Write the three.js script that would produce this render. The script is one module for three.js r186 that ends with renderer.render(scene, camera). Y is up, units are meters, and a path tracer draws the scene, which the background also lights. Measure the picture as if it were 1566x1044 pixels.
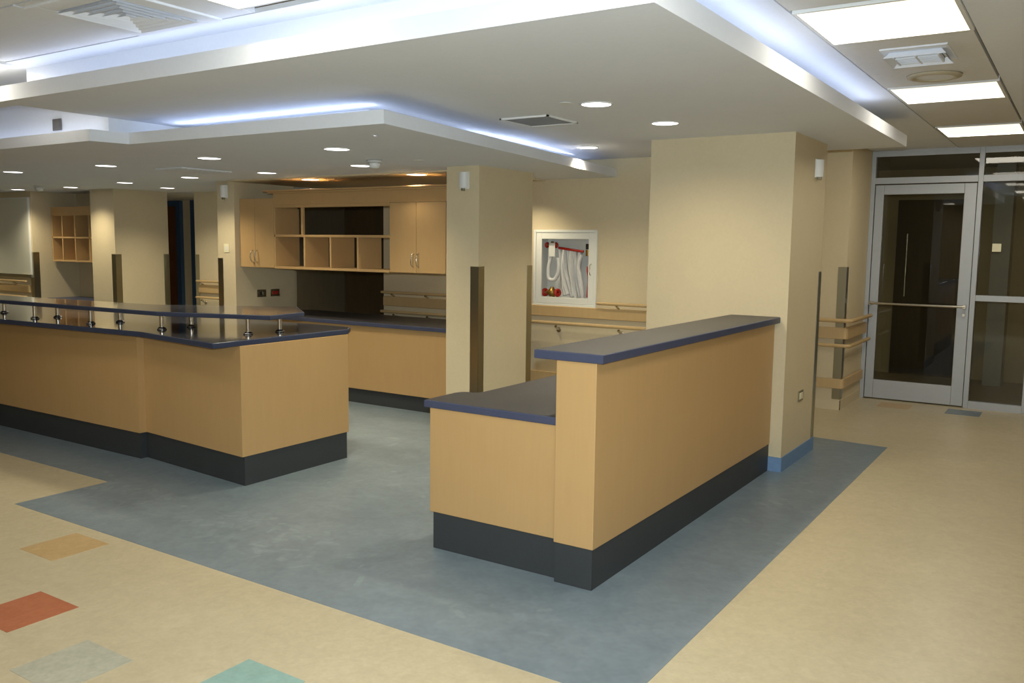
import * as THREE from 'three';
import { mergeGeometries } from 'three/addons/utils/BufferGeometryUtils.js';
import { RoundedBoxGeometry } from 'three/addons/geometries/RoundedBoxGeometry.js';
import { RectAreaLightUniformsLib } from 'three/addons/lights/RectAreaLightUniformsLib.js';

// ------------------------------------------------------------------ camera, renderer, exposure
const scene = new THREE.Scene();
scene.background = new THREE.Color(0x000000);
const camera = new THREE.PerspectiveCamera(2 * Math.atan(522 / 1336) * 180 / Math.PI, 1566 / 1044, 0.05, 60);
camera.rotation.order = 'YXZ';
camera.position.set(0, 1.52, 0);
camera.rotation.set(-0.11105, 0.5793, 0.01207);
const renderer = new THREE.WebGLRenderer({ antialias: true });
renderer.toneMapping = THREE.LinearToneMapping;
renderer.toneMappingExposure = 1.8;
renderer.shadowMap.enabled = true;
RectAreaLightUniformsLib.init();

// lamp strengths and colours
const PANEL_L = 5.0, PANEL_C = new THREE.Color(1.0, 0.93, 0.78);
const SPOT_I = 3.0, SPOT_C = new THREE.Color(1.0, 0.89, 0.64);
const LED_OUT = 2.5, LED_IN = 4.6, LED_C = new THREE.Color(0.66, 0.76, 1.0);

// the photograph was taken with the camera's flash: a small cool lamp just above the lens, fixed in the room
const flash = new THREE.SpotLight(new THREE.Color(0.78, 0.92, 1.0), 21.5, 0, 0.85, 0.7, 2);
flash.name = 'flash_lamp'; flash.position.set(-0.01, 1.625, -0.02); flash.target.position.set(-2.2, 1.12, -3.4);
flash.castShadow = true; flash.shadow.radius = 1.2; flash.shadow.mapSize.set(2048, 2048); scene.add(flash, flash.target);

// ------------------------------------------------------------------ helpers
const rnd = (() => { let s = 12345; return () => (s = (s * 1664525 + 1013904223) >>> 0) / 4294967296; })();
const taken = {};
function numbered(n) { const k = (taken[n] = (taken[n] ?? -1) + 1); return k ? `${n}_${String(k).padStart(3, '0')}` : n; }
function uvm(g) {                                  // texture coordinates in metres, by the way a face points
  g = g.index ? g.toNonIndexed() : g;
  const p = g.attributes.position, uv = new Float32Array(p.count * 2), a = new THREE.Vector3(), b = new THREE.Vector3(), c = new THREE.Vector3(), n = new THREE.Vector3();
  for (let i = 0; i < p.count; i += 3) {
    a.fromBufferAttribute(p, i); b.fromBufferAttribute(p, i + 1); c.fromBufferAttribute(p, i + 2);
    n.copy(b).sub(a).cross(c.clone().sub(a));
    const ax = Math.abs(n.x), ay = Math.abs(n.y), az = Math.abs(n.z);
    for (let k = 0; k < 3; k++) {
      const q = k === 0 ? a : k === 1 ? b : c;
      let u, v;
      if (ay >= ax && ay >= az) { u = q.x; v = q.z; } else if (ax >= az) { u = q.z; v = q.y; } else { u = q.x; v = q.y; }
      uv[(i + k) * 2] = u; uv[(i + k) * 2 + 1] = v;
    }
  }
  g.setAttribute('uv', new THREE.BufferAttribute(uv, 2));
  for (const k of Object.keys(g.attributes)) if (!['position', 'normal', 'uv'].includes(k)) g.deleteAttribute(k);
  return g;
}
const merge = (l) => mergeGeometries(l.map((g) => (g.index ? g.toNonIndexed() : g)));
// box from corner to corner, world metres; r rounds the edges
function box(x0, x1, y0, y1, z0, z1, r = 0) {
  const w = Math.abs(x1 - x0), h = Math.abs(y1 - y0), d = Math.abs(z1 - z0);
  const g = r ? new RoundedBoxGeometry(w, h, d, 2, Math.min(r, w / 2.01, h / 2.01, d / 2.01)) : new THREE.BoxGeometry(w, h, d);
  g.translate((x0 + x1) / 2, (y0 + y1) / 2, (z0 + z1) / 2);
  return uvm(g);
}
// upright prism over a plan of [x, z] points
function slab(pts, y0, y1, bev = 0) {
  const s = new THREE.Shape(pts.map(([x, z]) => new THREE.Vector2(x, -z)));
  const g = new THREE.ExtrudeGeometry(s, { depth: y1 - y0 - 2 * bev, bevelEnabled: bev > 0, bevelSize: bev, bevelThickness: bev, bevelOffset: -bev, bevelSegments: 3, curveSegments: 12 });
  g.rotateX(-Math.PI / 2); g.translate(0, y0 + bev, 0);
  return uvm(g);
}
function cyl(x, y0, y1, z, r0, r1 = r0, seg = 28) { const g = new THREE.CylinderGeometry(r1, r0, y1 - y0, seg); g.translate(x, (y0 + y1) / 2, z); return uvm(g); }
function rod(a, b, r, seg = 14) {
  const A = new THREE.Vector3(...a), B = new THREE.Vector3(...b), d = B.clone().sub(A);
  const g = new THREE.CylinderGeometry(r, r, d.length(), seg);
  g.applyQuaternion(new THREE.Quaternion().setFromUnitVectors(new THREE.Vector3(0, 1, 0), d.clone().normalize()));
  const m = A.add(B).multiplyScalar(0.5); g.translate(m.x, m.y, m.z); return uvm(g);
}
function tube(pts, r, seg = 10, n = 24) { return uvm(new THREE.TubeGeometry(new THREE.CatmullRomCurve3(pts.map((p) => new THREE.Vector3(...p)), false, 'centripetal'), n, r, seg)); }
function poly(pts, r, seg = 10) {                   // rail with rounded bends through corner points
  const path = new THREE.CurvePath(), v = pts.map((p) => new THREE.Vector3(...p)), R = 0.05;
  let from = v[0];
  for (let i = 1; i < v.length; i++) {
    if (i < v.length - 1) {
      const a = v[i].clone().add(v[i - 1].clone().sub(v[i]).setLength(R)), b = v[i].clone().add(v[i + 1].clone().sub(v[i]).setLength(R));
      path.add(new THREE.LineCurve3(from, a)); path.add(new THREE.QuadraticBezierCurve3(a, v[i], b)); from = b;
    } else path.add(new THREE.LineCurve3(from, v[i]));
  }
  return uvm(new THREE.TubeGeometry(path, 60, r, seg));
}
function lathe(prof, x, y, z, seg = 36) { const g = new THREE.LatheGeometry(prof.map(([r, h]) => new THREE.Vector2(r, h)), seg); g.translate(x, y, z); return uvm(g); }
function shadows(o) { o.castShadow = true; o.receiveShadow = true; return o; }
function struct(name, geo, mat, parent) {
  const m = shadows(new THREE.Mesh(Array.isArray(geo) ? merge(geo) : geo, mat));
  m.name = parent ? name : numbered(name); (parent || scene).add(m);
  if (!parent) m.userData.kind = 'structure';
  return m;
}
function thing(name, label, category, [x, y, z] = [0, 0, 0], group) {
  const o = new THREE.Group(); o.name = numbered(name); o.position.set(x, y, z); scene.add(o);
  o.userData = { label, category }; if (group) o.userData.group = group;
  o.userData.at = undefined; delete o.userData.at;
  return o;
}
// a part of a thing, its shape given in world metres
function part(parent, name, geo, mat, label) {
  let g = Array.isArray(geo) ? merge(geo) : geo;
  let x = 0, y = 0, z = 0; for (let q = parent; q; q = q.parent) { x += q.position.x; y += q.position.y; z += q.position.z; }
  g.translate(-x, -y, -z);
  const m = shadows(new THREE.Mesh(g, mat)); m.name = name; parent.add(m);
  if (label) m.userData.label = label;
  return m;
}

// ------------------------------------------------------------------ noise textures
function makeNoise(P, seed) {
  const h = (x, y) => { let n = (Math.imul(((x % P) + P) % P, 374761393) + Math.imul(((y % P) + P) % P, 668265263) + Math.imul(seed, 1442695041)) | 0; n = Math.imul(n ^ (n >>> 13), 1274126177); return ((n ^ (n >>> 16)) >>> 0) / 4294967296; };
  return (x, y) => { const X = Math.floor(x), Y = Math.floor(y), fx = x - X, fy = y - Y, u = fx * fx * (3 - 2 * fx), v = fy * fy * (3 - 2 * fy); return (h(X, Y) * (1 - u) + h(X + 1, Y) * u) * (1 - v) + (h(X, Y + 1) * (1 - u) + h(X + 1, Y + 1) * u) * v; };
}
function tex(w, h, f, metres, srgb = true, metresY = metres) {
  const d = new Uint8Array(w * h * 4);
  for (let j = 0; j < h; j++) for (let i = 0; i < w; i++) { const c = f(i / w, j / h, i, j), o = (j * w + i) * 4; for (let k = 0; k < 3; k++) d[o + k] = Math.max(0, Math.min(255, Math.round(c[k]))); d[o + 3] = 255; }
  const t = new THREE.DataTexture(d, w, h); t.wrapS = t.wrapT = THREE.RepeatWrapping; t.magFilter = THREE.LinearFilter; t.minFilter = THREE.LinearMipmapLinearFilter; t.generateMipmaps = true;
  if (srgb) t.colorSpace = THREE.SRGBColorSpace;
  t.repeat.set(1 / metres, 1 / metresY); t.needsUpdate = true; return t;
}
const n8 = makeNoise(8, 1), n16 = makeNoise(16, 2), n32 = makeNoise(32, 3), n64 = makeNoise(64, 4), n128 = makeNoise(128, 5), n256 = makeNoise(256, 6);
const fbm = (u, v) => 0.3 * n8(u * 8, v * 8) + 0.25 * n16(u * 16, v * 16) + 0.2 * n32(u * 32, v * 32) + 0.15 * n64(u * 64, v * 64) + 0.1 * n128(u * 128, v * 128);
function speckle(r, g, b, amp, size = 512, m = 3) { return tex(size, size, (u, v) => { const k = (fbm(u, v) - 0.5) * amp + (n256(u * 256, v * 256) - 0.5) * amp * 0.5; return [r + k, g + k, b + k * 0.9]; }, m); }
function lino(r, g, b, amp) { return tex(1024, 1024, (u, v) => { const warp = fbm(v, u) * 0.5; const s = n64(u * 64 + warp * 9, v * 64) - 0.5, t = n128(u * 128, v * 128 + warp * 20) - 0.5, q = fbm(u, v) - 0.5, f = n256(u * 256, v * 256) - 0.5; const k = amp * (s * 0.5 + t * 0.5 + q * 0.9 + f * 0.5); return [r + k, g + k, b + k]; }, 2.4); }
function woodTex(r, g, b, amp) { return tex(512, 512, (u, v) => { const k = amp * ((n128(u * 128, v * 8) - 0.5) * 0.7 + (n32(u * 32 + n8(u * 8, v * 8), v * 4) - 0.5) * 0.6 + (fbm(u, v) - 0.5) * 0.5); return [r + k, g + k * 0.9, b + k * 0.7]; }, 1.2); }
const M = (o) => new THREE.MeshStandardMaterial(o);
const mat = {
  wall: M({ map: speckle(210, 194, 160, 6), roughness: 0.75 }),
  wallPink: M({ map: speckle(210, 194, 160, 6), roughness: 0.75 }),
  white: M({ map: speckle(228, 231, 237, 5), roughness: 0.85 }),
  tile: M({ map: speckle(218, 216, 212, 8), roughness: 0.9 }),
  gap: M({ color: 0x6a6255, roughness: 0.9 }),
  wood: M({ map: woodTex(188, 152, 102, 3), roughness: 0.45 }),
  woodEdge: M({ map: woodTex(190, 155, 106, 3), roughness: 0.45 }),
  rail: M({ map: woodTex(196, 166, 118, 6), roughness: 0.5 }),
  top: new THREE.MeshPhysicalMaterial({ map: speckle(66, 64, 66, 8, 512, 1), roughness: 0.48 }),
  topEdge: M({ map: speckle(66, 72, 96, 8, 512, 1), roughness: 0.4 }),
  glossEdge: M({ map: speckle(54, 61, 82, 8, 512, 1), roughness: 0.35 }),
  topGloss: new THREE.MeshPhysicalMaterial({ map: speckle(74, 74, 80, 10, 512, 1), roughness: 0.12, clearcoat: 0.4, clearcoatRoughness: 0.05 }),
  kick: M({ map: speckle(52, 55, 57, 6), roughness: 0.55 }),
  cream: M({ map: lino(194, 181, 150, 12), roughness: 0.38 }),
  steel: M({ color: 0xa9a48f, metalness: 1, roughness: 0.32 }),
  chrome: M({ color: 0xececee, metalness: 1, roughness: 0.16 }),
  nickel: M({ color: 0xc9c4b6, metalness: 1, roughness: 0.25 }),
  alu: M({ map: speckle(176, 178, 180, 6), metalness: 0.25, roughness: 0.45 }),
  blueBase: M({ map: speckle(112, 142, 178, 12), roughness: 0.5 }),
  plastic: M({ color: 0xe2e2de, roughness: 0.45 }),
  cream2: M({ color: 0xe6dfbd, roughness: 0.5 }),
  black: M({ color: 0x1b1b1a, roughness: 0.7 }),
  dark: M({ color: 0x33302b, roughness: 0.8 }),
  board: M({ color: 0xd8d6c6, roughness: 0.3 }),
  red: M({ color: 0xb3261b, roughness: 0.35 }),
  brass: M({ color: 0x9c7b3c, metalness: 0.8, roughness: 0.4 }),
  hose: M({ map: woodTex(222, 221, 218, 22), roughness: 0.9 }),
  cabWhite: M({ color: 0xe9e8e0, roughness: 0.4 }),
  doorBlue: M({ color: 0x36506b, roughness: 0.45 }),
  doorWood: M({ map: woodTex(104, 62, 34, 20), roughness: 0.5 }),
  doorDark: M({ map: woodTex(74, 58, 36, 10), roughness: 0.6 }),
  doorGrey: M({ map: woodTex(92, 84, 68, 8), roughness: 0.6 }),
  boxGrey: M({ color: 0x6d6864, roughness: 0.6 }),
  orange: M({ map: lino(176, 104, 68, 14), roughness: 0.4 }),
  tan: M({ map: lino(192, 162, 114, 14), roughness: 0.4 }),
  grey: M({ map: lino(176, 175, 158, 18), roughness: 0.4 }),
  aqua: M({ map: lino(142, 174, 166, 14), roughness: 0.4 }),
  slate: M({ map: lino(116, 128, 136, 16), roughness: 0.4 }),
  panelGlow: M({ color: 0xfffbe8, emissive: new THREE.Color(1.0, 0.95, 0.78), emissiveIntensity: 0.62, roughness: 0.6 }),
  spotGlow: M({ color: 0xffffff, emissive: new THREE.Color(1.0, 0.95, 0.97), emissiveIntensity: 3, roughness: 0.4 }),
  ledGlow: M({ color: 0xffffff, emissive: LED_C, emissiveIntensity: 2.0, roughness: 0.5 }),
  glassDark: new THREE.MeshPhysicalMaterial({ color: 0xc0beb0, transmission: 1, thickness: 0, roughness: 0.02, ior: 1.5 }),
  glass: new THREE.MeshPhysicalMaterial({ color: 0xffffff, transmission: 1, thickness: 0, roughness: 0.0, ior: 1.3 }),
};
// blue linoleum, with pale scuff marks where the photograph has them
const BX0 = -12.2, BZ0 = -7.15, BW = 11.02, BD = 4.62, SC = 180;
{
  const w = 1984, h = 832, scuff = new Float32Array(w * h);
  const stroke = (x, z, len, ang, width, a) => {
    const steps = Math.max(3, Math.round(len * SC));
    let px = x, pz = z, an = ang;
    for (let s = 0; s < steps; s++) {
      an += (rnd() - 0.5) * 0.16; px += Math.cos(an) / SC; pz += Math.sin(an) / SC;
      const cx = (px - BX0) / BW * w, cz = (pz - BZ0) / BD * h, R = Math.ceil(width);
      for (let j = -R; j <= R; j++) for (let i = -R; i <= R; i++) { const ii = Math.round(cx + i), jj = Math.round(cz + j); if (ii < 0 || jj < 0 || ii >= w || jj >= h || Math.hypot(i, j) > width) continue; scuff[jj * w + ii] = Math.max(scuff[jj * w + ii], a * (0.4 + 0.6 * rnd())); }
    }
  };
  for (const [x, z, n, sx, sz] of [[-4.75, -3.0, 40, 0.3, 0.16], [-4.35, -2.95, 8, 0.2, 0.12], [-3.55, -3.0, 60, 0.4, 0.2], [-3.3, -2.85, 14, 0.3, 0.12], [-2.9, -3.0, 10, 0.35, 0.2], [-3.6, -4.2, 14, 0.4, 0.5], [-1.45, -5.2, 8, 0.15, 0.6], [-4.0, -5.3, 8, 0.4, 0.4], [-5.6, -3.3, 10, 0.5, 0.1], [-2.2, -2.9, 8, 0.5, 0.15]])
    for (let k = 0; k < n; k++) stroke(x + (rnd() - 0.5) * 2 * sx, z + (rnd() - 0.5) * 2 * sz, 0.01 + rnd() * 0.09, rnd() * 6.28, 0.8 + rnd() * 3.2, 3 + rnd() * 11);
  const t = tex(w, h, (u, v, i, j) => {
    const x = i / SC, y = j / SC, a = fbm(x / 2.4, y / 2.4) - 0.5, s = n64(x * 22 + a * 6, y * 22) - 0.5, f = n256(x * 60, y * 60) - 0.5;
    const k = a * 20 + s * 8 + f * 7, q = scuff[j * w + i];
    return [122 + k + q, 136 + k + q, 145 + k + q * 0.9];
  }, 1);
  t.repeat.set(1 / BW, 1 / BD); t.offset.set(-BX0 / BW, -BZ0 / BD);
  mat.blue = M({ map: t, roughness: 0.36 });
}

// ------------------------------------------------------------------ the setting: floor
const RX = 1.5, LX = -14, FZ = 2.7;
const floor = struct('floor', box(LX - 0.1, RX + 0.1, -0.12, 0, -11.6, FZ + 0.1), mat.cream);
part(floor, 'blue_inlay', slab([[-1.183, -2.53], [-1.183, -7.1], [-1.74, -7.14], [-2.2, -7.14], [-12.1, -6.97], [-12.1, -3.11], [-5.06, -3.11], [-5.06, -2.53]], 0, 0.0015), mat.blue, 'blue-grey marbled linoleum field under the counters');
for (const [x, z, m, l] of [[-4.15, -2.305, mat.tan, 'tan inset floor tile'], [-3.545, -1.79, mat.orange, 'rust-orange inset floor tile'], [-2.94, -1.64, mat.grey, 'pale grey inset floor tile'], [-2.315, -1.885, mat.aqua, 'aqua inset floor tile'], [-1.47, -9.07, mat.tan, 'tan inset floor tile by the glass door'], [-0.87, -9.07, mat.slate, 'slate-blue inset floor tile by the sidelight']])
  part(floor, 'floor_tile', box(x - 0.145, x + 0.145, 0, 0.0015, z - 0.145, z + 0.145), m, l);

// ------------------------------------------------------------------ the setting: walls and columns
struct('wall_right', box(RX, RX + 0.12, 0, 2.6, -11.6, FZ), mat.wall);
struct('wall_left', box(LX - 0.12, LX, 0, 2.6, -8.6, FZ), mat.wall);
struct('wall_front', box(LX - 0.12, RX + 0.12, 0, 2.6, FZ, FZ + 0.12), mat.wall);
const WZ = -6.97;
const CB = { x0: -4.30, x1: -3.68, y0: 0.975, y1: 1.63 };
struct('wall_back', [
  box(-9.28, -7.62, 0, 2.48, WZ, WZ - 0.12), box(-6.184, CB.x0, 0, 2.48, WZ, WZ - 0.12), box(CB.x1, -2.12, 0, 2.48, WZ, WZ - 0.12),
  box(CB.x0, CB.x1, 0, CB.y0, WZ, WZ - 0.12), box(CB.x0, CB.x1, CB.y1, 2.48, WZ, WZ - 0.12), box(-2.22, -2.10, 0, 2.48, -7.0, -8.5)], mat.wall);
struct('wall_corridor', [box(LX, -2.22, 0, 2.48, -8.45, -8.57)], mat.wall);
struct('wall_pier', box(-2.9, -1.86, 0, 2.48, -8.5, -9.5), mat.wall);
struct('wall_whiteboard', box(LX, -11.22, 0, 2.11, -6.0, -6.72), mat.wall);
struct('wall_niche', box(-11.22, -9.98, 0, 2.11, -6.6, -6.72), mat.wall);
struct('column', box(-10.08, -9.6, 0, 2.11, -6.1, -6.82), mat.wall);
struct('column', box(-7.36, -7.10, 0, 2.11, -5.8, -6.58), mat.wall);
struct('column', box(-4.21, -3.9, 0, 2.11, -5.48, -6.25), mat.wall);
const bigCol = struct('column', box(-2.665, -1.645, 0, 2.27, -5.863, -6.69), mat.wall);
struct('baseboard_column', [box(-1.76, -1.641, 0, 0.1, -5.855, -5.863), box(-1.645, -1.639, 0, 0.1, -5.857, -6.692)], mat.blueBase);
struct('baseboard_pier', [box(-2.12, -1.854, 0, 0.09, -8.494, -8.5), box(-1.86, -1.854, 0, 0.09, -8.494, -9.35)], mat.wall);

// ------------------------------------------------------------------ the setting: ceilings
const ceiling = struct('ceiling', box(LX - 0.1, RX + 0.1, 2.5, 2.6, -11.6, FZ + 0.1), mat.gap);
const G = 0.006;
part(ceiling, 'ceiling_panel', box(LX, -1.094 - G, 2.48, 2.5, -2.6 - G, -8.6), mat.white);
part(ceiling, 'ceiling_panel', box(LX, -1.094 - G, 2.48, 2.5, -2.0 + G, FZ), mat.white);
part(ceiling, 'ceiling_panel', box(-0.484 + G, RX, 2.48, 2.5, -9.5, FZ), mat.white);
part(ceiling, 'ceiling_panel', box(-2.9, -1.094 - G, 2.48, 2.5, -8.61, -9.5), mat.white);
for (const [x0, x1] of [[LX, -5.68], [-5.05, -3.81], [-3.8, -3.01], [-2.41, -1.1]]) part(ceiling, 'ceiling_tile', box(x0 + G, x1 - G, 2.48, 2.5, -2.0 - G, -2.6 + G), mat.white);
for (const [a, b] of [[FZ, 0.2], [-0.44, -1.74], [-2.4, -3.70], [-4.40, -5.73], [-6.38, -7.69], [-8.42, -9.5]]) part(ceiling, 'ceiling_tile', box(-1.094 + G, -0.484 - G, 2.476, 2.5, a - G, b + G), mat.tile);
struct('ceiling_vestibule', box(-2.2, RX, 2.46, 2.5, -9.5, -11.6), mat.white);
struct('ceiling_corridor', box(LX, -2.12, 2.115, 2.2, -7.09, -8.45), mat.white);
// wide upper soffit with its lamp ledge, and the lower soffit hung beneath it
struct('ceiling_soffit', [slab([[-1.18, -2.585], [-1.18, -7.106], [-2.12, -7.106], [-2.12, WZ], [-5.15, WZ], [-5.15, -2.585]], 2.27, 2.352), slab([[-1.36, -2.765], [-1.36, -7.106], [-2.12, -7.106], [-2.12, WZ], [-5.15, WZ], [-5.15, -2.765]], 2.352, 2.48)], mat.white);
struct('ceiling_beam', box(-13.9, -5.15, 2.27, 2.352, -2.585, -2.71), mat.white);
struct('ceiling_soffit', [slab([[-2.985, -3.37], [-3.487, WZ], [-13.9, WZ], [-13.9, -3.12], [-5.1, -3.1], [-5.05, -3.33]], 2.11, 2.18), slab([[-3.48, -3.80], [-3.94, WZ], [-5.15, WZ], [-5.15, -3.80]], 2.18, 2.27), box(-13.9, -5.15, 2.18, 2.48, -3.26, WZ)], mat.white);
struct('trim_cabinet_soffit', box(-7.1, -4.215, 2.097, 2.11, -5.72, WZ), mat.wallPink);

// ------------------------------------------------------------------ the setting: glazed entrance
const DZ = -9.35;
struct('window_1', [   // aluminium frame: posts, head, transom rails
  box(-1.86, -1.82, 0, 2.48, DZ, DZ - 0.1, 0.004), box(-0.91, -0.865, 0, 2.48, DZ, DZ - 0.1, 0.004), box(-0.42, -0.375, 0, 2.48, DZ, DZ - 0.1, 0.004), box(0.4, 0.45, 0, 2.48, DZ, DZ - 0.1, 0.004), box(RX - 0.05, RX, 0, 2.48, DZ, DZ - 0.1, 0.004),
  ...[[-1.82, -0.91], [-0.865, -0.42], [-0.375, 0.4], [0.45, RX - 0.05]].flatMap(([a, b], k) => [box(a, b, 2.42, 2.48, DZ - 0.002, DZ - 0.098), box(a, b, 2.155, 2.215, DZ - 0.002, DZ - 0.098), ...(k ? [box(a, b, 1.035, 1.09, DZ - 0.002, DZ - 0.098), box(a, b, 0, 0.07, DZ - 0.002, DZ - 0.098)] : [])])], mat.alu);
for (const [x0, x1, y0, y1] of [[-1.82, -0.91, 2.215, 2.42], [-0.865, -0.42, 2.215, 2.42], [-0.865, -0.42, 1.09, 2.155], [-0.865, -0.42, 0.07, 1.035], [-0.375, 0.4, 2.215, 2.42], [-0.375, 0.4, 1.09, 2.155], [-0.375, 0.4, 0.07, 1.035], [0.45, RX - 0.05, 2.215, 2.42], [0.45, RX - 0.05, 1.09, 2.155], [0.45, RX - 0.05, 0.07, 1.035]])
  part(scene.getObjectByName('window_1'), 'pane', new THREE.PlaneGeometry(x1 - x0, y1 - y0).translate((x0 + x1) / 2, (y0 + y1) / 2, DZ - 0.05), mat.glassDark, 'dark tinted glass pane');
const door1 = struct('door_1', [box(-1.815, -1.735, 0.012, 2.145, DZ - 0.015, DZ - 0.06, 0.004), box(-1.02, -0.915, 0.012, 2.145, DZ - 0.015, DZ - 0.06, 0.004), box(-1.735, -1.02, 2.05, 2.145, DZ - 0.015, DZ - 0.06, 0.004), box(-1.735, -1.02, 0.012, 0.2, DZ - 0.015, DZ - 0.06, 0.004)], mat.alu);
part(door1, 'pane', new THREE.PlaneGeometry(0.715, 1.85).translate(-1.3775, 1.125, DZ - 0.038), mat.glassDark, 'dark tinted glass pane');
part(door1, 'push_bar', [rod([-1.80, 0.975, DZ + 0.045], [-0.945, 0.975, DZ + 0.045], 0.013), box(-1.81, -1.775, 0.955, 0.995, DZ - 0.015, DZ + 0.05, 0.004), box(-0.965, -0.935, 0.955, 0.995, DZ - 0.015, DZ + 0.055, 0.004)], mat.nickel, 'pale metal push bar across the door');
part(door1, 'lock_cylinder', rod([-0.955, 0.895, DZ - 0.02], [-0.955, 0.895, DZ + 0.008], 0.014), mat.nickel);
// unlit vestibule behind the glass
struct('wall_vestibule', [box(-2.3, RX, 0, 2.5, -11.5, -11.6), box(-2.3, -2.2, 0, 2.5, -9.5, -11.5)], mat.wall);
struct('door_2', [box(-1.95, -1.2, 0, 2.1, -11.46, -11.5)], mat.doorDark);
part(scene.getObjectByName('door_2'), 'pull_handle', rod([-1.82, 0.95, -11.40], [-1.82, 1.7, -11.40], 0.014), mat.nickel, 'long vertical pull handle');
struct('trim_1', box(-0.9, -0.72, 0, 2.46, -11.1, -11.5), mat.alu);
// corridor doors with blue frames
struct('door_3', [box(-12.05, -11.98, 0, 2.11, -8.39, -8.45), box(-11.62, -11.52, 0, 2.11, -8.39, -8.45), box(-11.98, -11.62, 2.03, 2.11, -8.39, -8.45)], mat.doorBlue);
part(scene.getObjectByName('door_3'), 'door_leaf', box(-11.98, -11.62, 0, 2.03, -8.42, -8.45), mat.doorWood, 'reddish brown wooden door leaf');
struct('door_4', [box(-11.27, -11.17, 0, 2.11, -8.39, -8.45), box(-10.32, -10.22, 0, 2.11, -8.39, -8.45), box(-11.17, -10.32, 2.03, 2.11, -8.39, -8.45)], mat.doorBlue);
part(scene.getObjectByName('door_4'), 'door_leaf', box(-11.17, -10.32, 0, 2.03, -8.42, -8.45), mat.doorDark, 'dark door leaf');
struct('door_5', box(-8.12, -6.9, 0, 2.11, -8.40, -8.45), mat.doorDark);
struct('door_6', box(-9.5, -8.13, 0, 2.11, -8.40, -8.45), mat.doorGrey);

// ------------------------------------------------------------------ metal corner guards
const GT = 1.345, GB = 0.1;
function guard(x, z, sx, sz, label, w = 0.075) {   // angle strip on a corner; sx, sz: the way its arms run
  const t = thing('corner_guard', label, 'corner guard', [x, GB, z]), e = 0.003;
  part(t, 'front_flange', box(x - sx * e, x + sx * w, GB, GT, z, z + e, 0.001), mat.steel);
  part(t, 'side_flange', box(x, x - sx * e, GB, GT, z + e, z - sz * w, 0.001), mat.steel);
}
guard(-3.9, -5.48, -1, 1, 'brushed steel corner guard on the slim column, on its corner facing the counters');
guard(-7.36, -5.8, 1, 1, 'brushed steel corner guard on the narrow column beside the wall cabinets');
guard(-9.6, -6.1, -1, 1, 'brushed steel corner guard on the far column, on its corner facing the counters');
guard(-9.28, WZ, 1, 1, 'brushed steel corner guard at the wall end beside the blue door frame');
guard(-1.86, -8.5, -1, 1, 'brushed steel corner guard behind the wooden handrail by the glass door');
guard(-11.22, -6.0, -1, 1, 'brushed steel corner guard beside the whiteboard');
{ // guards on the far corners of the columns: their long flange lies on the side face
  for (const [x, z, label] of [[-3.9, -6.25, 'brushed steel corner guard on the slim column beside the fire hose cabinet'], [-9.6, -6.82, 'brushed steel corner guard on the far column beside the corridor opening'], [-1.645, -6.69, 'brushed steel corner guard on the wide column by the glass door']]) {
    const t = thing('corner_guard', label, 'corner guard', [x, GB, z]);
    part(t, 'side_flange', box(x, x + 0.003, GB, GT, z, z + 0.075, 0.001), mat.steel);
    part(t, 'rear_flange', box(x + 0.003, x - 0.075, GB, GT, z, z - 0.003, 0.001), mat.steel);
  }
}

// ------------------------------------------------------------------ front desk with raised ledge (the near counter)
const KH = 0.187;
{
  const t = thing('reception_desk', 'tall maple laminate reception desk with black toe kick, ending at the wide column', 'desk', [-1.825, 0, -4.58]);
  part(t, 'body', box(-1.925, -1.725, KH, 1.015, -3.303, -5.86, 0.003), mat.wood);
  part(t, 'toe_kick', box(-1.92, -1.73, 0, KH, -3.307, -5.86), mat.kick, 'black toe kick');
  const l = thing('counter_ledge', 'narrow navy ledge on top of the tall reception desk by the wide column', 'countertop', [-1.86, 1.015, -4.58]);
  part(l, 'top', slab([[-1.69, -3.293], [-1.69, -5.862], [-2.035, -5.862], [-2.035, -3.293]], 1.015, 1.055, 0.005), mat.topEdge);
  part(l, 'laminate_surface', box(-2.029, -1.696, 1.0545, 1.0556, -3.299, -5.862), mat.top, 'grey satin laminate');
  const d = thing('desk_return', 'low maple laminate desk end with black toe kick, joined to the tall reception desk', 'desk', [-2.29, 0, -3.5]);
  part(d, 'body', box(-2.665, -1.926, KH, 0.713, -3.34, -3.6, 0.003), mat.wood);
  part(d, 'toe_kick', box(-2.645, -1.921, 0, KH, -3.345, -3.59), mat.kick, 'black toe kick');
  part(d, 'side_panel', box(-2.4, -1.927, 0, 0.713, -5.82, -5.86), mat.wood);
  const w = thing('worktop', 'low navy worktop with rounded corner behind the tall reception desk', 'worktop', [-2.3, 0.713, -4.6]);
  const pts = [[-1.926, -3.332], [-1.926, -5.862], [-2.597, -5.862], [-2.597, -3.70]];
  for (let k = 0; k <= 6; k++) { const a = k / 6 * Math.PI / 2; pts.push([-2.637 + 0.04 * Math.cos(a), -3.70 + 0.065 * Math.sin(a)]); }
  for (let k = 0; k <= 8; k++) { const a = k / 8 * Math.PI / 2; pts.push([-2.655 - 0.045 * Math.sin(a), -3.565 - 0.07 * Math.cos(a)]); }
  pts.push([-2.695, -3.332]);
  part(w, 'top', slab(pts, 0.713, 0.75, 0.005), mat.topEdge);
  const cx = -2.3, cz = -4.6; part(w, 'laminate_surface', slab(pts.map(([x, z]) => [x + Math.sign(cx - x) * 0.006, z + Math.sign(cz - z) * 0.006]), 0.7495, 0.7506), mat.top, 'grey satin laminate');
}
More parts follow.
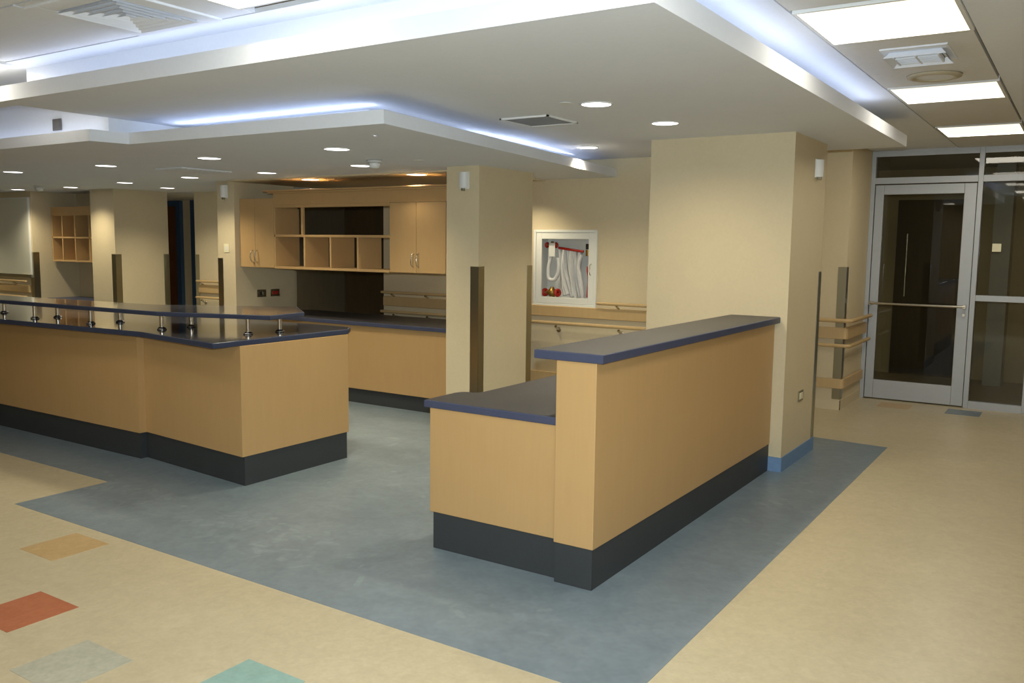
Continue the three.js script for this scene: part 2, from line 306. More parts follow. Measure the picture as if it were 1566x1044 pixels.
// ------------------------------------------------------------------ long counter with the shelf on posts
{
  const t = thing('nurse_counter', 'long maple laminate counter with black toe kick under the shelf on chrome posts', 'counter', [-6.5, 0, -4.0]);
  part(t, 'body', slab([[-4.285, -3.52], [-5.40, -3.615], [-5.40, -3.562], [-9.6, -3.562], [-9.6, -4.44], [-4.285, -4.455]], KH, 0.88, 0.003), mat.wood);
  part(t, 'toe_kick', slab([[-4.29, -3.54], [-5.425, -3.632], [-5.425, -3.58], [-9.6, -3.58], [-9.6, -4.42], [-4.29, -4.44]], 0, KH), mat.kick, 'black toe kick');
  const w = thing('worktop', 'glossy navy worktop of the long counter carrying the chrome posts', 'worktop', [-6.5, 0.88, -4.0]);
  part(w, 'top', slab([[-4.29, -3.325], [-5.2, -3.45], [-6.78, -3.355], [-9.6, -3.34], [-9.6, -4.46], [-4.38, -4.58], [-4.285, -4.46]], 0.88, 0.915, 0.006), mat.glossEdge);
  part(w, 'laminate_surface', slab([[-4.296, -3.333], [-5.2, -3.457], [-6.78, -3.362], [-9.6, -3.347], [-9.6, -4.452], [-4.39, -4.572], [-4.292, -4.455]], 0.9144, 0.9156), mat.topGloss, 'glossy grey laminate');
  const s = thing('raised_shelf', 'navy shelf raised on chrome posts above the long counter', 'shelf', [-6.2, 0.915, -3.75]);
  part(s, 'shelf_top', slab([[-4.32, -3.79], [-5.11, -3.52], [-6.94, -3.435], [-9.6, -3.42], [-9.6, -3.72], [-7.4, -3.73], [-5.68, -3.9], [-4.77, -4.44], [-4.37, -4.13]], 1.02, 1.049, 0.005), mat.glossEdge);
  part(s, 'laminate_surface', slab([[-4.328, -3.797], [-5.113, -3.527], [-6.94, -3.442], [-9.6, -3.427], [-9.6, -3.713], [-7.4, -3.723], [-5.684, -3.893], [-4.775, -4.43], [-4.378, -4.127]], 1.0484, 1.0496), mat.topGloss, 'glossy grey laminate');
  for (const [x, z] of [[-7.32, -3.66], [-6.62, -3.53], [-6.61, -3.70], [-5.95, -3.57], [-5.89, -3.76], [-5.21, -3.63], [-5.22, -3.87], [-4.53, -3.79], [-4.50, -4.03], [-7.35, -3.49], [-8.1, -3.49]]) {
    const p = part(s, 'post', rod([x, 0.925, z], [x, 1.02, z], 0.0145, 24), mat.chrome, 'short chrome post');
    part(p, 'flange', lathe([[0, 0.018], [0.016, 0.018], [0.022, 0.014], [0.03, 0.008], [0.031, 0.0], [0, 0]], x, 0.9156, z), mat.chrome);
    part(p, 'cap', cyl(x, 1.012, 1.02, z, 0.024), mat.chrome);
  }
}
// ------------------------------------------------------------------ back counter and wall cabinets
{
  const t = thing('back_counter', 'plain maple laminate counter with black toe kick below the wall cabinets', 'counter', [-5.6, 0, -6.35]);
  part(t, 'body', box(-7.095, -4.215, 0.14, 0.745, -6.045, -6.72, 0.003), mat.wood);
  part(t, 'toe_kick', box(-7.095, -4.215, 0, 0.14, -6.07, -6.70), mat.kick, 'black toe kick');
  const w = thing('worktop', 'navy worktop below the wall cabinets, between the narrow and the slim column', 'worktop', [-5.6, 0.745, -6.35]);
  part(w, 'top', box(-7.095, -4.215, 0.745, 0.782, -6.01, -6.76, 0.006), mat.topEdge);
  part(w, 'laminate_surface', box(-7.09, -4.22, 0.7815, 0.7826, -6.017, -6.753), mat.top, 'grey satin laminate');
  const ZF = -5.86, ZB = -6.17;
  const handle = (p, x) => part(p, 'handle', tube([[x, 1.31, ZF], [x, 1.325, ZF + 0.026], [x, 1.37, ZF + 0.036], [x, 1.415, ZF + 0.026], [x, 1.43, ZF]], 0.0055, 8, 20), mat.nickel, 'bowed metal handle');
  const cabinet = (label, x0, xm, x1, y1) => {
    const c = thing('wall_cabinet', label, 'cabinet', [(x0 + x1) / 2, 1.26, ZF - 0.16]);
    part(c, 'body', box(x0, x1, 1.26, y1, ZF - 0.02, ZB, 0.002), mat.wood);
    for (const [a, b, hx] of [[x0, xm, xm - 0.03], [xm, x1, xm + 0.03]]) { const d = part(c, 'door', box(a + 0.002, b - 0.002, 1.262, y1 - 0.002, ZF, ZF - 0.018, 0.002), mat.woodEdge); handle(d, hx); }
  };
  cabinet('two-door maple wall cabinet beside the narrow column', -7.095, -6.875, -6.605, 1.935);
  cabinet('two-door maple wall cabinet beside the slim column', -5.13, -4.83, -4.51, 1.868);
  const e = thing('filler_panel', 'narrow maple filler panel closing the wall cabinet against the slim column', 'panel', [-4.37, 1.26, ZF - 0.1]);
  part(e, 'panel', box(-4.51, -4.215, 1.24, 1.868, ZF - 0.05, ZF - 0.07), mat.wood);
  const v = thing('cabinet_valance', 'maple valance board with cornice above the open shelves', 'valance', [-5.45, 1.84, ZF - 0.05]);
  part(v, 'board', [box(-6.605, -4.215, 1.868, 1.99, ZF + 0.002, ZF - 0.02, 0.002), box(-6.605, -5.13, 1.838, 1.868, ZF + 0.002, ZF - 0.02, 0.002)], mat.wood);
  part(v, 'cornice', [box(-6.70, -4.215, 1.99, 2.004, ZF + 0.05, ZB, 0.003), box(-6.66, -4.215, 1.974, 1.99, ZF + 0.025, ZF - 0.02, 0.003)], mat.woodEdge);
  const o = thing('open_shelf_unit', 'maple pigeonhole shelf unit between the two wall cabinets', 'shelf', [-5.87, 1.26, ZF - 0.16]);
  part(o, 'bottom_board', box(-6.603, -5.132, 1.256, 1.278, ZF, ZB, 0.002), mat.woodEdge);
  part(o, 'shelf_board', box(-6.603, -5.132, 1.562, 1.584, ZF, ZB, 0.002), mat.woodEdge);
  part(o, 'side_board', box(-6.603, -6.583, 1.278, 1.838, ZF, ZB, 0.002), mat.woodEdge);
  for (const x of [-6.19, -5.85, -5.51]) part(o, 'divider', box(x - 0.01, x + 0.01, 1.278, 1.562, ZF, ZB, 0.002), mat.woodEdge);
  part(o, 'upright', box(-6.23, -6.208, 1.584, 1.838, ZF, ZF - 0.03, 0.002), mat.woodEdge);
}
// pigeonholes in the far niche
{
  const Z = -6.24, ZB = -6.58, x0 = -11.2, x1 = -10.1;
  const o = thing('pigeonhole_unit', 'dark maple pigeonhole unit in the far niche beside the whiteboard', 'shelf', [-10.65, 1.23, -6.4]);
  part(o, 'header', box(x0, x1, 1.81, 1.92, Z, ZB), mat.wood);
  part(o, 'back', box(x0, x1, 1.23, 1.81, ZB + 0.01, ZB), mat.wood);
  for (const y of [1.23, 1.525]) part(o, 'shelf_board', box(x0, x1, y, y + 0.02, Z, ZB + 0.01), mat.woodEdge);
  for (const x of [x0, -10.965, -10.68, -10.37, x1 - 0.02]) part(o, 'divider', box(x, x + 0.02, 1.25, 1.81, Z, ZB + 0.01), mat.woodEdge);
  const w = thing('worktop', 'small navy worktop in the far niche under the pigeonholes', 'worktop', [-10.65, 0.7, -6.4]);
  part(w, 'top', box(-11.215, -10.085, 0.72, 0.757, -6.15, -6.6, 0.004), mat.topEdge);
  const b = thing('whiteboard', 'large pale whiteboard with a thin tray on the far wall', 'whiteboard', [-12.5, 1.05, -6.0]);
  part(b, 'surface', box(-13.6, -11.27, 1.06, 2.02, -5.98, -5.999), mat.board);
  part(b, 'frame', [box(-13.6, -11.25, 2.02, 2.035, -5.975, -5.999), box(-11.27, -11.25, 1.05, 2.02, -5.975, -5.999)], mat.plastic);
  part(b, 'tray', box(-13.6, -11.25, 1.02, 1.06, -5.95, -5.999, 0.004), mat.steel);
}

// ------------------------------------------------------------------ wooden handrails
function handrail(name, label, x0, x1, z, y, brackets = [], gap = null) {   // gap: where the upper rail stops for a wall fitting
  const t = thing(name, label, 'handrail', [(x0 + x1) / 2, y - 0.3, z]);
  for (const [a, b] of gap ? [[x0, gap[0]], [gap[1], x1]] : [[x0, x1]]) part(t, 'upper_rail', box(a, b, y - 0.014, y + 0.014, z + 0.075, z + 0.045, 0.013), mat.rail);
  part(t, 'bumper_board', box(x0, x1, y - 0.145, y - 0.045, z + 0.03, z + 0.002, 0.008), mat.rail);
  part(t, 'lower_rail', box(x0, x1, y - 0.215, y - 0.185, z + 0.085, z + 0.05, 0.014), mat.rail);
  part(t, 'wall_guard', box(x0, x1, 0.22, 0.34, z + 0.022, z + 0.002, 0.006), mat.rail);
  for (const bx of brackets) { part(t, 'bracket', [rod([bx, y - 0.23, z + 0.065], [bx, y - 0.26, z + 0.02], 0.012), lathe([[0, 0], [0.022, 0], [0.024, 0.004], [0.0, 0.008]], 0, 0, 0).rotateX(Math.PI / 2).translate(bx, y - 0.265, z + 0.003)], mat.nickel, 'small grey metal bracket'); if (!gap || bx < gap[0] || bx > gap[1]) part(t, 'bracket', rod([bx - 0.03, y - 0.018, z + 0.06], [bx - 0.03, y - 0.045, z + 0.005], 0.009), mat.nickel); }
}
handrail('wall_handrail', 'double maple handrail with bumper board below the fire hose cabinet', -6.17, -2.14, WZ, 1.005, [-6.0, -5.55, -5.1, -4.04, -3.4, -2.9], [-4.42, -3.63]);
handrail('wall_handrail', 'double maple handrail with bumper board between the blue door frame and the narrow column', -9.2, -7.63, WZ, 1.02, [-9.1, -8.5]);
handrail('wall_handrail', 'double maple handrail with bumper board below the whiteboard', -13.9, -11.3, -6.0, 0.97, [-11.6]);
{
  const X = -1.86, Z = -8.5, E = DZ + 0.03;
  const t = thing('wall_handrail', 'double maple handrail wrapping the wall corner beside the glass door', 'handrail', [X, 0.2, Z]);
  const L = (off) => [[-2.1, Z + off], [X + off, Z + off], [X + off, E]];
  const run = (off, y, r) => poly(L(off).map(([x, z]) => [x, y, z]), r, 12);
  part(t, 'upper_rail', run(0.075, 0.85, 0.019), mat.rail);
  part(t, 'lower_rail', run(0.07, 0.615, 0.017), mat.rail);
  const band = (y0, y1, o) => slab([[-2.1, Z + 0.004], [X + 0.004, Z + 0.004], [X + 0.004, E], [X + o, E], [X + o, Z + o - 0.03], [X + o - 0.009, Z + o - 0.009], [X + o - 0.03, Z + o], [-2.1, Z + o]], y0, y1, 0.004);
  part(t, 'bumper_board', band(0.675, 0.78, 0.045), mat.rail);
  part(t, 'wall_guard', band(0.205, 0.295, 0.03), mat.rail);
}

// ------------------------------------------------------------------ fire hose cabinet
{
  const { x0, x1, y0, y1 } = CB, z = WZ;
  const t = thing('fire_hose_cabinet', 'white fire hose cabinet with glazed door recessed in the beige wall', 'fire cabinet', [-3.99, y0, z]);
  const fr = (a, b, c, d, w, za, zb, r) => [box(a, a + w, c, d, za, zb, r), box(b - w, b, c, d, za, zb, r), box(a + w, b - w, c, c + w, za, zb, r), box(a + w, b - w, d - w, d, za, zb, r)];
  part(t, 'casing', fr(-4.322, -3.658, 0.952, 1.655, 0.026, z + 0.018, z - 0.01, 0.004), mat.cabWhite);
  part(t, 'liner', [box(x0, x0 + 0.008, y0, y1, z, z - 0.2), box(x1 - 0.008, x1, y0, y1, z, z - 0.2), box(x0, x1, y0, y0 + 0.008, z, z - 0.2), box(x0, x1, y1 - 0.008, y1, z, z - 0.2), box(x0, x1, y0, y1, z - 0.2, z - 0.21)], mat.cabWhite);
  const d = part(t, 'door', fr(-4.294, -3.686, 0.98, 1.628, 0.058, z + 0.012, z - 0.012, 0.003), mat.cabWhite);
  part(d, 'pane', new THREE.PlaneGeometry(0.49, 0.53).translate(-3.99, 1.304, z - 0.002), mat.glass, 'clear glass pane');
  part(d, 'handle', tube([[-3.715, 1.25, z + 0.012], [-3.715, 1.258, z + 0.032], [-3.715, 1.3, z + 0.036], [-3.715, 1.342, z + 0.032], [-3.715, 1.35, z + 0.012]], 0.005, 8, 16), mat.nickel, 'small metal pull');
  // what hangs inside
  const h = thing('fire_hose_rack', 'folded white fire hose on a red rack inside the glazed cabinet', 'fire hose', [-3.95, 1.02, z - 0.1]);
  part(h, 'rack_bar', rod([-4.1, 1.49, z - 0.07], [-3.84, 1.46, z - 0.07], 0.012), mat.red, 'red rack bar');
  for (let k = 0; k < 10; k++) {
    const x = -4.1 + k * 0.0235, pts = []; for (let i = 0; i <= 8; i++) { const s = i / 8; pts.push([x + 0.055 * s * s + 0.008 * Math.sin(s * 5 + k), 1.478 - k * 0.0028 - s * (0.43 - 0.01 * (k % 3)), z - 0.09 - 0.012 * Math.sin(k * 1.7 + s * 2)]); }
    const g = new THREE.TubeGeometry(new THREE.CatmullRomCurve3(pts.map((p) => new THREE.Vector3(...p))), 16, 0.0145, 8);
    const pa = g.attributes.position; for (let i = 0; i < pa.count; i++) pa.setZ(i, (pa.getZ(i) - (z - 0.09)) * 2.2 + z - 0.09); g.computeVertexNormals();
    part(h, 'hose_fold', uvm(g), mat.hose);
  }
  part(h, 'hose_loop', tube([[-4.17, 1.43, z - 0.06], [-4.2, 1.3, z - 0.06], [-4.19, 1.2, z - 0.06], [-4.13, 1.2, z - 0.06], [-4.09, 1.28, z - 0.06], [-4.1, 1.4, z - 0.06]], 0.018, 10, 40), mat.hose);
  part(h, 'hose_loop', tube([[-3.85, 1.43, z - 0.06], [-3.88, 1.33, z - 0.06], [-3.86, 1.24, z - 0.06], [-3.84, 1.12, z - 0.06], [-3.835, 1.04, z - 0.06]], 0.016, 10, 40), mat.hose);
  const valve = (name, label, x, y, s) => {
    const v = thing(name, label, 'valve', [x, y - 0.05 * s, z - 0.08]);
    part(v, 'body', [lathe([[0, -0.045], [0.026, -0.045], [0.026, -0.03], [0.04, -0.02], [0.043, 0.01], [0.03, 0.03], [0.018, 0.038], [0.018, 0.05], [0, 0.05]].map(([a, b]) => [a * s, b * s]), x, y, z - 0.08), rod([x - 0.06 * s, y, z - 0.08], [x + 0.06 * s, y, z - 0.08], 0.02 * s)], mat.brass, 'brass valve body');
    for (const q of [-1, 1]) part(v, 'hand_wheel', new THREE.TorusGeometry(0.024 * s, 0.016 * s, 10, 24).rotateY(Math.PI / 2.6).translate(x + q * 0.068 * s, y, z - 0.065), mat.red, 'red hand wheel');
  };
  valve('hose_valve', 'brass valve with red hand wheels at the bottom of the fire hose cabinet', -4.17, 1.075, 1);
  valve('hose_valve', 'brass valve at the top of the fire hose cabinet behind a paper tag', -4.175, 1.515, 0.7);
  const g = thing('inspection_tag', 'white paper tag hanging inside the fire hose cabinet', 'tag', [-4.15, 1.42, z - 0.035]);
  part(g, 'card', box(-4.185, -4.12, 1.41, 1.535, z - 0.034, z - 0.036), mat.cabWhite);
  part(g, 'string', rod([-4.152, 1.535, z - 0.035], [-4.16, 1.55, z - 0.08], 0.0015), mat.brass);
  const n = thing('hose_nozzle', 'red and brass hose nozzle hanging inside the fire hose cabinet', 'nozzle', [-3.77, 1.05, z - 0.07]);
  part(n, 'barrel', lathe([[0, 0], [0.022, 0], [0.02, 0.05], [0.013, 0.14], [0.016, 0.2], [0.024, 0.24], [0.024, 0.28], [0, 0.28]], -3.775, 1.045, z - 0.07), mat.red);
  part(n, 'coupling', cyl(-3.79, 1.42, 1.475, z - 0.07, 0.024), mat.brass);
  part(n, 'cap', cyl(-3.785, 1.48, 1.53, z - 0.07, 0.028), mat.black);
}

// ------------------------------------------------------------------ small fittings on walls and columns
function strobe(label, x, y, z, turn) {
  const t = thing('wall_speaker', label, 'speaker', [x, y - 0.065, z]); t.rotation.y = turn;
  const S = (g) => g;
  const p = (name, g, m) => { const q = shadows(new THREE.Mesh(g, m)); q.name = name; t.add(q); };
  p('back_plate', box(-0.045, 0.045, 0, 0.13, 0, 0.008, 0.003), mat.cabWhite);
  const c = new THREE.CylinderGeometry(0.04, 0.04, 0.12, 24, 1, false, -Math.PI / 2, Math.PI); c.translate(0, 0.065, 0.008); p('housing', uvm(c), mat.plastic);
  p('lens', box(-0.012, 0.012, -0.015, 0.012, 0.01, 0.035, 0.004), mat.steel);
}
strobe('white wall speaker high on the slim column', -4.035, 2.0, -5.48, 0);
strobe('white wall speaker high on the narrow column beside the wall cabinets', -7.235, 2.005, -5.8, 0);
strobe('white wall speaker high on the wide column', -1.645, 2.075, -6.42, Math.PI / 2);
function plate(name, label, cat, x, y, z, turn, w, h, m, inner) {
  const t = thing(name, label, cat, [x, y - h / 2, z]); t.rotation.y = turn;
  const p = (n, g, mm) => { const q = shadows(new THREE.Mesh(g, mm)); q.name = n; t.add(q); };
  p('cover_plate', box(-w / 2, w / 2, 0, h, 0, 0.006, 0.002), m);
  for (const [cx, cy, iw, ih, im] of inner) p('insert', box(cx - iw / 2, cx + iw / 2, h / 2 + cy - ih / 2, h / 2 + cy + ih / 2, 0.005, 0.009, 0.001), im);
}
plate('light_switch', 'cream light switch on the narrow column', 'switch', -7.225, 1.445, -5.8, 0, 0.075, 0.085, mat.cream2, [[0, 0, 0.025, 0.045, mat.plastic]]);
plate('wall_socket', 'steel wall socket plate with grey insert under the wall cabinet', 'socket', -7.10, 0.985, -6.12, Math.PI / 2, 0.12, 0.075, mat.steel, [[-0.012, 0, 0.03, 0.035, mat.dark], [0.03, 0, 0.03, 0.035, mat.steel]]);
plate('wall_socket', 'steel wall socket plate with red inserts under the wall cabinet', 'socket', -7.10, 0.985, -6.30, Math.PI / 2, 0.12, 0.075, mat.steel, [[-0.02, 0, 0.032, 0.035, mat.red], [0.025, 0, 0.032, 0.035, mat.red]]);
plate('wall_socket', 'small steel socket plate low on the wide column', 'socket', -1.645, 0.47, -6.28, Math.PI / 2, 0.12, 0.075, mat.steel, [[0, 0, 0.075, 0.045, mat.cream2]]);
plate('glass_plate', 'small cream square plate on the dark glass beside the glass door', 'plate', -0.72, 1.54, DZ - 0.045, 0, 0.075, 0.075, mat.cream2, [[0, 0, 0.02, 0.035, mat.cream2]]);
plate('junction_box', 'small dark box mounted in the lit ceiling cove', 'junction box', -5.715, 2.262, -3.255, 0, 0.1, 0.075, mat.boxGrey, [[0, 0, 0.08, 0.055, mat.boxGrey]]);

// ------------------------------------------------------------------ lamps
{
  const t = thing('camera_flash', 'small camera flash head with a glowing white window', 'flash', [0.02, 1.6, 0.03]);
  part(t, 'housing', box(-0.02, 0.06, 1.6, 1.65, 0.0, 0.06, 0.008), mat.black);
  part(t, 'window_lamp', box(-0.012, 0.052, 1.608, 1.642, -0.003, 0.001, 0.001), M({ color: 0xffffff, emissive: new THREE.Color(0.9, 0.97, 1), emissiveIntensity: 1, roughness: 0.3 }));
}
function panelLight(label, x, z, w = 0.57, d = 0.63, L = PANEL_L) {
  const t = thing('ceiling_light', label, 'ceiling light', [x, 2.47, z], 'square panel ceiling lights');
  const f = 0.016, y0 = 2.468, y1 = 2.5;
  part(t, 'frame', [box(x - w / 2 - f, x - w / 2, y0, y1, z - d / 2 - f, z + d / 2 + f), box(x + w / 2, x + w / 2 + f, y0, y1, z - d / 2 - f, z + d / 2 + f), box(x - w / 2, x + w / 2, y0, y1, z - d / 2 - f, z - d / 2), box(x - w / 2, x + w / 2, y0, y1, z + d / 2, z + d / 2 + f)], mat.plastic);
  part(t, 'diffuser', box(x - w / 2, x + w / 2, 2.474, 2.49, z - d / 2, z + d / 2), mat.panelGlow, 'glowing prismatic diffuser');
  const l = new THREE.RectAreaLight(PANEL_C, L, w, d); l.name = 'panel_lamp'; l.position.set(0, 0.0015, 0); l.rotation.x = -Math.PI / 2; t.add(l);
}
panelLight('square ceiling light above the far side of the wide soffit, next to the louvred diffuser', -0.782, -4.05, 0.57, 0.63, PANEL_L * 0.55);
panelLight('square ceiling light beyond the round ceiling speaker', -0.782, -6.055, 0.56, 0.61, PANEL_L * 0.5);
panelLight('square ceiling light nearest the glass door', -0.782, -8.05, 0.56, 0.66, PANEL_L * 1.25);
panelLight('square ceiling light before the wide soffit corner', -0.782, -2.07);
panelLight('square ceiling light near the wall behind', -0.782, -0.12);
panelLight('square ceiling light next to the four-way ceiling vent', -2.71, -2.21, 0.57, 0.56, PANEL_L * 0.42);
panelLight('square ceiling light in the middle of the open front area', -2.71, -0.2);
panelLight('square ceiling light of the open front area, nearest the front wall', -2.71, 1.7);
panelLight('square ceiling light in the open front area, away from the soffit end', -5.365, -0.2);
panelLight('square ceiling light over the aisle start by the front wall', -0.782, 1.7);
panelLight('square ceiling light above the end of the recessed cove', -5.365, -2.35, 0.57, 0.56);
function downlight(label, x, y, z, group, I = SPOT_I, cone = 1.12) {
  const t = thing('recessed_downlight', label, 'downlight', [x, y, z], group);
  part(t, 'trim_ring', lathe([[0.078, 0.004], [0.078, -0.002], [0.084, -0.006], [0.092, -0.004], [0.094, 0.001], [0.078, 0.004]], x, y, z), mat.plastic);
  part(t, 'lens', cyl(x, y - 0.003, y + 0.002, z, 0.079, 0.079, 36), mat.spotGlow, 'glowing round lens');
  const l = new THREE.SpotLight(SPOT_C, I, 0, cone, 1.0, 2); l.name = 'downlight_lamp'; l.position.set(0, -0.012, 0); l.castShadow = true; l.shadow.radius = 3; l.shadow.mapSize.set(512, 512);
  l.target.position.set(0, -1, 0); t.add(l); t.add(l.target);
}
const up = 2.27, lo = 2.11;
downlight('round downlight in the upper soffit beside the tiny sprinkler disc', -2.257, up, -4.247, 'downlights in the ceiling', SPOT_I * 1.2, 1.38);
downlight('round downlight in the upper soffit in front of the wide column', -2.229, up, -5.096, 'downlights in the ceiling', SPOT_I * 0.75, 1.38);
downlight('round downlight in the upper soffit beside the lit cove, near the fire hose cabinet', -3.292, up, -6.061, 'downlights in the ceiling', SPOT_I);
downlight('round downlight hidden behind the slim column, before the fire hose cabinet', -4.3, lo, -6.6, 'downlights in the ceiling');
downlight('round downlight in the lower soffit past the whiteboard', -12.4, lo, -5.1, 'downlights in the ceiling');
for (const [x, z] of [[-4.055, -4.13], [-5.346, -4.155], [-6.675, -4.188], [-8.106, -4.19]]) downlight('round downlight in the lower soffit, in the row nearest the lit cove edge', x, lo, z, 'downlights along the cove edge');
downlight('round downlight just beyond the smoke detector in the lower soffit', -4.756, lo, -5.103, 'downlights in the ceiling');
downlight('round downlight in the lower soffit before the wall cabinet with cornice end', -6.015, lo, -5.271, 'downlights in the ceiling');
downlight('round downlight beside the narrow column, at the flat ceiling vent', -7.149, lo, -5.33, 'downlights in the ceiling');
downlight('round downlight in front of the broad far column', -8.468, lo, -5.518, 'downlights in the ceiling');
downlight('round downlight with warm glow above the wall cabinet by the slim column', -4.8, lo - 0.013, -5.831, 'downlights in the ceiling');
downlight('round downlight with warm glow above the open pigeonhole shelves', -6.115, lo - 0.013, -5.881, 'downlights in the ceiling');
downlight('round downlight before the corridor opening with blue door frames', -8.826, lo, -6.278, 'downlights in the ceiling');
downlight('round downlight in front of the far niche with pigeonholes', -9.846, lo, -5.73, 'downlights in the ceiling');
downlight('round downlight in the corridor ceiling outside the blue-framed doors', -9.9, 2.115, -7.8, 'downlights in the ceiling');
downlight('round downlight in front of the whiteboard', -10.974, lo, -5.72, 'downlights in the ceiling');
function led(label, a, b, y, L, out, tilt) {                // out: the open side of the cove, tilt: lean of the strip towards it
  const A = new THREE.Vector3(a[0], y, a[1]), B = new THREE.Vector3(b[0], y, b[1]), d = B.clone().sub(A), m = A.clone().add(B).multiplyScalar(0.5);
  const t = thing('cove_light_strip', label, 'light strip', [m.x, y, m.z]);
  part(t, 'channel', rod([a[0], y + 0.006, a[1]], [b[0], y + 0.006, b[1]], 0.006, 8), mat.plastic);
  part(t, 'glowing_tube', rod([a[0], y + 0.014, a[1]], [b[0], y + 0.014, b[1]], 0.006, 8), mat.ledGlow);
  const l = new THREE.RectAreaLight(LED_C, L, d.length(), 0.03); l.name = 'cove_lamp'; l.position.set(0, 0.026, 0);
  const X = d.clone().normalize(), N = new THREE.Vector3(out[0], 0, out[1]).normalize().multiplyScalar(Math.sin(tilt)); N.y = Math.cos(tilt);
  const Z = N.clone().negate(), Y = Z.clone().cross(X).normalize(); X.copy(Y).cross(Z);
  l.quaternion.setFromRotationMatrix(new THREE.Matrix4().makeBasis(X, Y, Z)); t.add(l);
}
led('cool white light strip on the ledge along the front of the wide soffit', [-5.1, -2.66], [-1.3, -2.66], 2.352, LED_OUT, [0, 1], 0.5);
led('cool white light strip on the ledge along the aisle side of the wide soffit', [-1.27, -2.75], [-1.27, -6.15], 2.352, LED_OUT, [1, 0], 0.6);
led('cool white light strip in the inner cove along the front of the lower soffit', [-5.02, -3.66], [-3.32, -3.68], 2.18, LED_IN, [0, 1], 0.5);
led('cool white light strip in the inner cove running back to the fire hose cabinet wall', [-3.33, -3.72], [-3.76, -6.85], 2.18, LED_IN, [1, 0], 0.5);
led('cool white light strip in the deep cove before the junction box', [-9.0, -3.2], [-5.2, -3.2], 2.157, LED_IN * 0.5, [0, -1], 0.3);

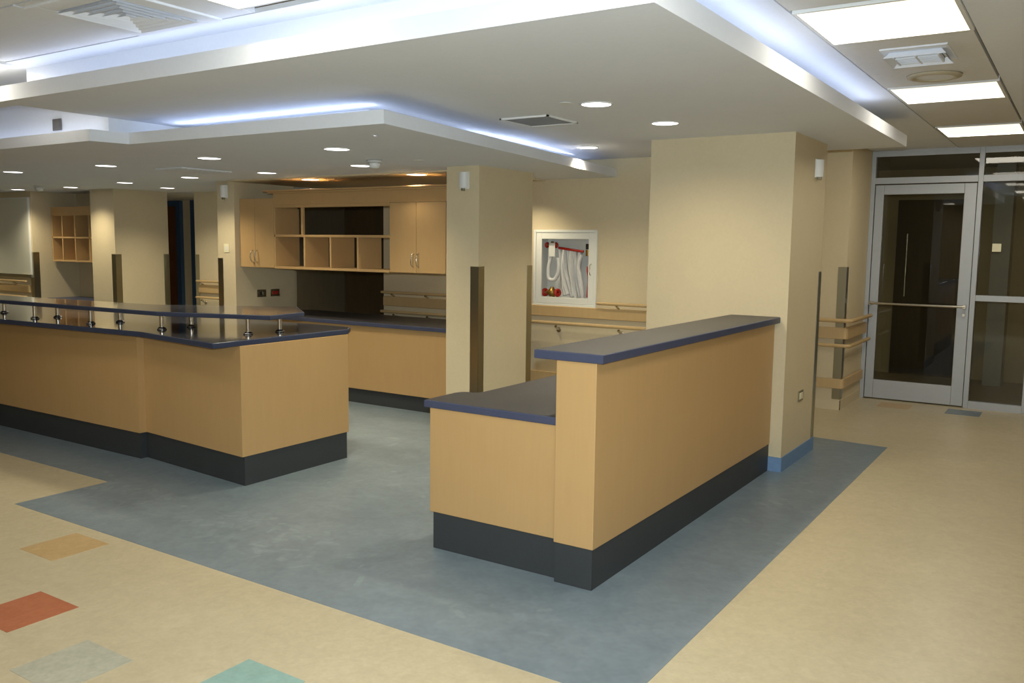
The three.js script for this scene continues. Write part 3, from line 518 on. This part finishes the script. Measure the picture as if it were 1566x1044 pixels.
// ------------------------------------------------------------------ vents, detectors and other ceiling fittings
{
  const ringBox = (x, z, a, b, y0, y1) => {          // square louvre ring: lower edge at half-width a, upper edge at b
    const f = (d) => { const g = new THREE.CylinderGeometry((b - d) * Math.SQRT2, (a - d) * Math.SQRT2, y1 - y0, 4, 1, true); g.rotateY(Math.PI / 4); return g.toNonIndexed(); };
    const m = merge([f(0), f(0.004)]); m.computeVertexNormals(); m.translate(x, (y0 + y1) / 2, z); return uvm(m);
  };
  const four = thing('ceiling_vent', 'square four-way louvred air vent in the front ceiling strip', 'ceiling vent', [-3.51, 2.46, -2.375]);
  const [x, z] = [-3.51, -2.33];
  part(four, 'face_frame', [box(x - 0.29, x - 0.2, 2.47, 2.482, z - 0.26, z + 0.29, 0.003), box(x + 0.2, x + 0.29, 2.47, 2.482, z - 0.26, z + 0.29, 0.003), box(x - 0.2, x + 0.2, 2.47, 2.482, z - 0.26, z - 0.2, 0.003), box(x - 0.2, x + 0.2, 2.47, 2.482, z + 0.2, z + 0.29, 0.003)], mat.white);
  part(four, 'duct', box(x - 0.2, x + 0.2, 2.494, 2.499, z - 0.2, z + 0.2), mat.black, 'dark duct opening');
  for (let k = 0; k < 5; k++) { const a = 0.2 - k * 0.042; part(four, 'louvre', ringBox(x, z, a, a - 0.024, 2.462, 2.488), mat.white); }
  const two = thing('air_diffuser', 'small louvred air diffuser projecting from the ceiling beside the round speaker', 'air diffuser', [-0.765, 2.44, -4.8]);
  const [u, v] = [-0.765, -4.80];
  part(two, 'face_frame', box(u - 0.15, u + 0.15, 2.468, 2.4775, v - 0.19, v + 0.19, 0.003), mat.white);
  part(two, 'outer_louvre', ringBox(u, v, 0.14, 0.115, 2.44, 2.47), mat.white);
  part(two, 'duct', box(u - 0.105, u + 0.105, 2.463, 2.467, v - 0.105, v + 0.105), mat.black, 'dark duct opening');
  for (const q of [-0.06, -0.02, 0.02, 0.06]) part(two, 'blade', box(u - 0.1, u + 0.1, 2.443, 2.464, v + q - 0.002, v + q + 0.002), mat.white);
  for (const q of [-0.1, 0, 0.1]) part(two, 'cross_bar', box(u + q - 0.004, u + q + 0.004, 2.443, 2.464, v - 0.1, v + 0.1), mat.white);
  const sp = thing('ceiling_speaker', 'round flat ceiling speaker with beige rim', 'ceiling speaker', [-0.78, 2.466, -5.43]);
  part(sp, 'rim', lathe([[0.095, 0.006], [0.097, -0.006], [0.115, -0.01], [0.138, -0.004], [0.142, 0.01], [0.095, 0.01]], -0.78, 2.468, -5.43), M({ color: 0xb4a98f, roughness: 0.6 }));
  part(sp, 'grille', cyl(-0.78, 2.468, 2.476, -5.43, 0.096, 0.096, 40), mat.tile);
  const gr = thing('return_grille', 'grey perforated return air grille with white frame in the upper soffit', 'ceiling vent', [-2.85, 2.262, -4.63]);
  const gx0 = -3.02, gx1 = -2.68, gz0 = -4.81, gz1 = -4.45;
  part(gr, 'frame', [box(gx0, gx0 + 0.012, 2.26, 2.27, gz0, gz1), box(gx1 - 0.012, gx1, 2.26, 2.27, gz0, gz1), box(gx0, gx1, 2.26, 2.27, gz0, gz0 + 0.012), box(gx0, gx1, 2.26, 2.27, gz1 - 0.012, gz1)], mat.plastic);
  const grid = []; for (let k = 1; k < 14; k++) { grid.push(box(gx0 + 0.012, gx1 - 0.012, 2.264, 2.2685, gz0 + k * 0.0257 - 0.007, gz0 + k * 0.0257 + 0.007)); }
  part(gr, 'mesh', [box(gx0 + 0.012, gx1 - 0.012, 2.2685, 2.27, gz0 + 0.012, gz1 - 0.012), ...grid], M({ color: 0x8d8f92, roughness: 0.6, metalness: 0.3 }));
  const fl = thing('return_grille', 'flat white return air grille in the lower soffit above the long counter', 'ceiling vent', [-6.35, 2.1, -4.8]);
  part(fl, 'frame', box(-6.55, -6.2, 2.1, 2.11, -5.05, -4.55, 0.003), mat.white);
  for (let k = 0; k < 10; k++) part(fl, 'slat', box(-6.52, -6.23, 2.096, 2.1, -5.02 + k * 0.048, -5.0 + k * 0.048), mat.tile);
  const det = (label, px, py, pz) => {
    const d = thing('smoke_detector', label, 'smoke detector', [px, py - 0.06, pz]);
    part(d, 'base', lathe([[0, 0], [0.055, 0], [0.052, -0.018], [0, -0.018]], px, py, pz), mat.plastic);
    part(d, 'head', lathe([[0, -0.018], [0.036, -0.018], [0.042, -0.03], [0.036, -0.052], [0.015, -0.06], [0, -0.06]], px, py, pz), mat.plastic);
  };
  det('round white smoke detector in the lower soffit near the slim column', -4.36, lo, -4.82);
  det('round white smoke detector in the lower soffit near the far niche', -10.0, lo, -5.45);
  const disc = (label, px, py, pz) => { const d = thing('sprinkler_cover', label, 'sprinkler', [px, py - 0.006, pz]); part(d, 'cover', lathe([[0, -0.006], [0.03, -0.006], [0.036, -0.003], [0.038, 0], [0, 0]], px, py, pz), mat.plastic); };
  disc('tiny white sprinkler disc in the upper soffit', -2.38, up, -4.13);
  disc('tiny white sprinkler disc in the lower soffit before the slim column', -4.05, lo, -4.95);
  disc('tiny white sprinkler disc in the lower soffit beside the flat grille', -7.35, lo, -4.75);
}

renderer.render(scene, camera);
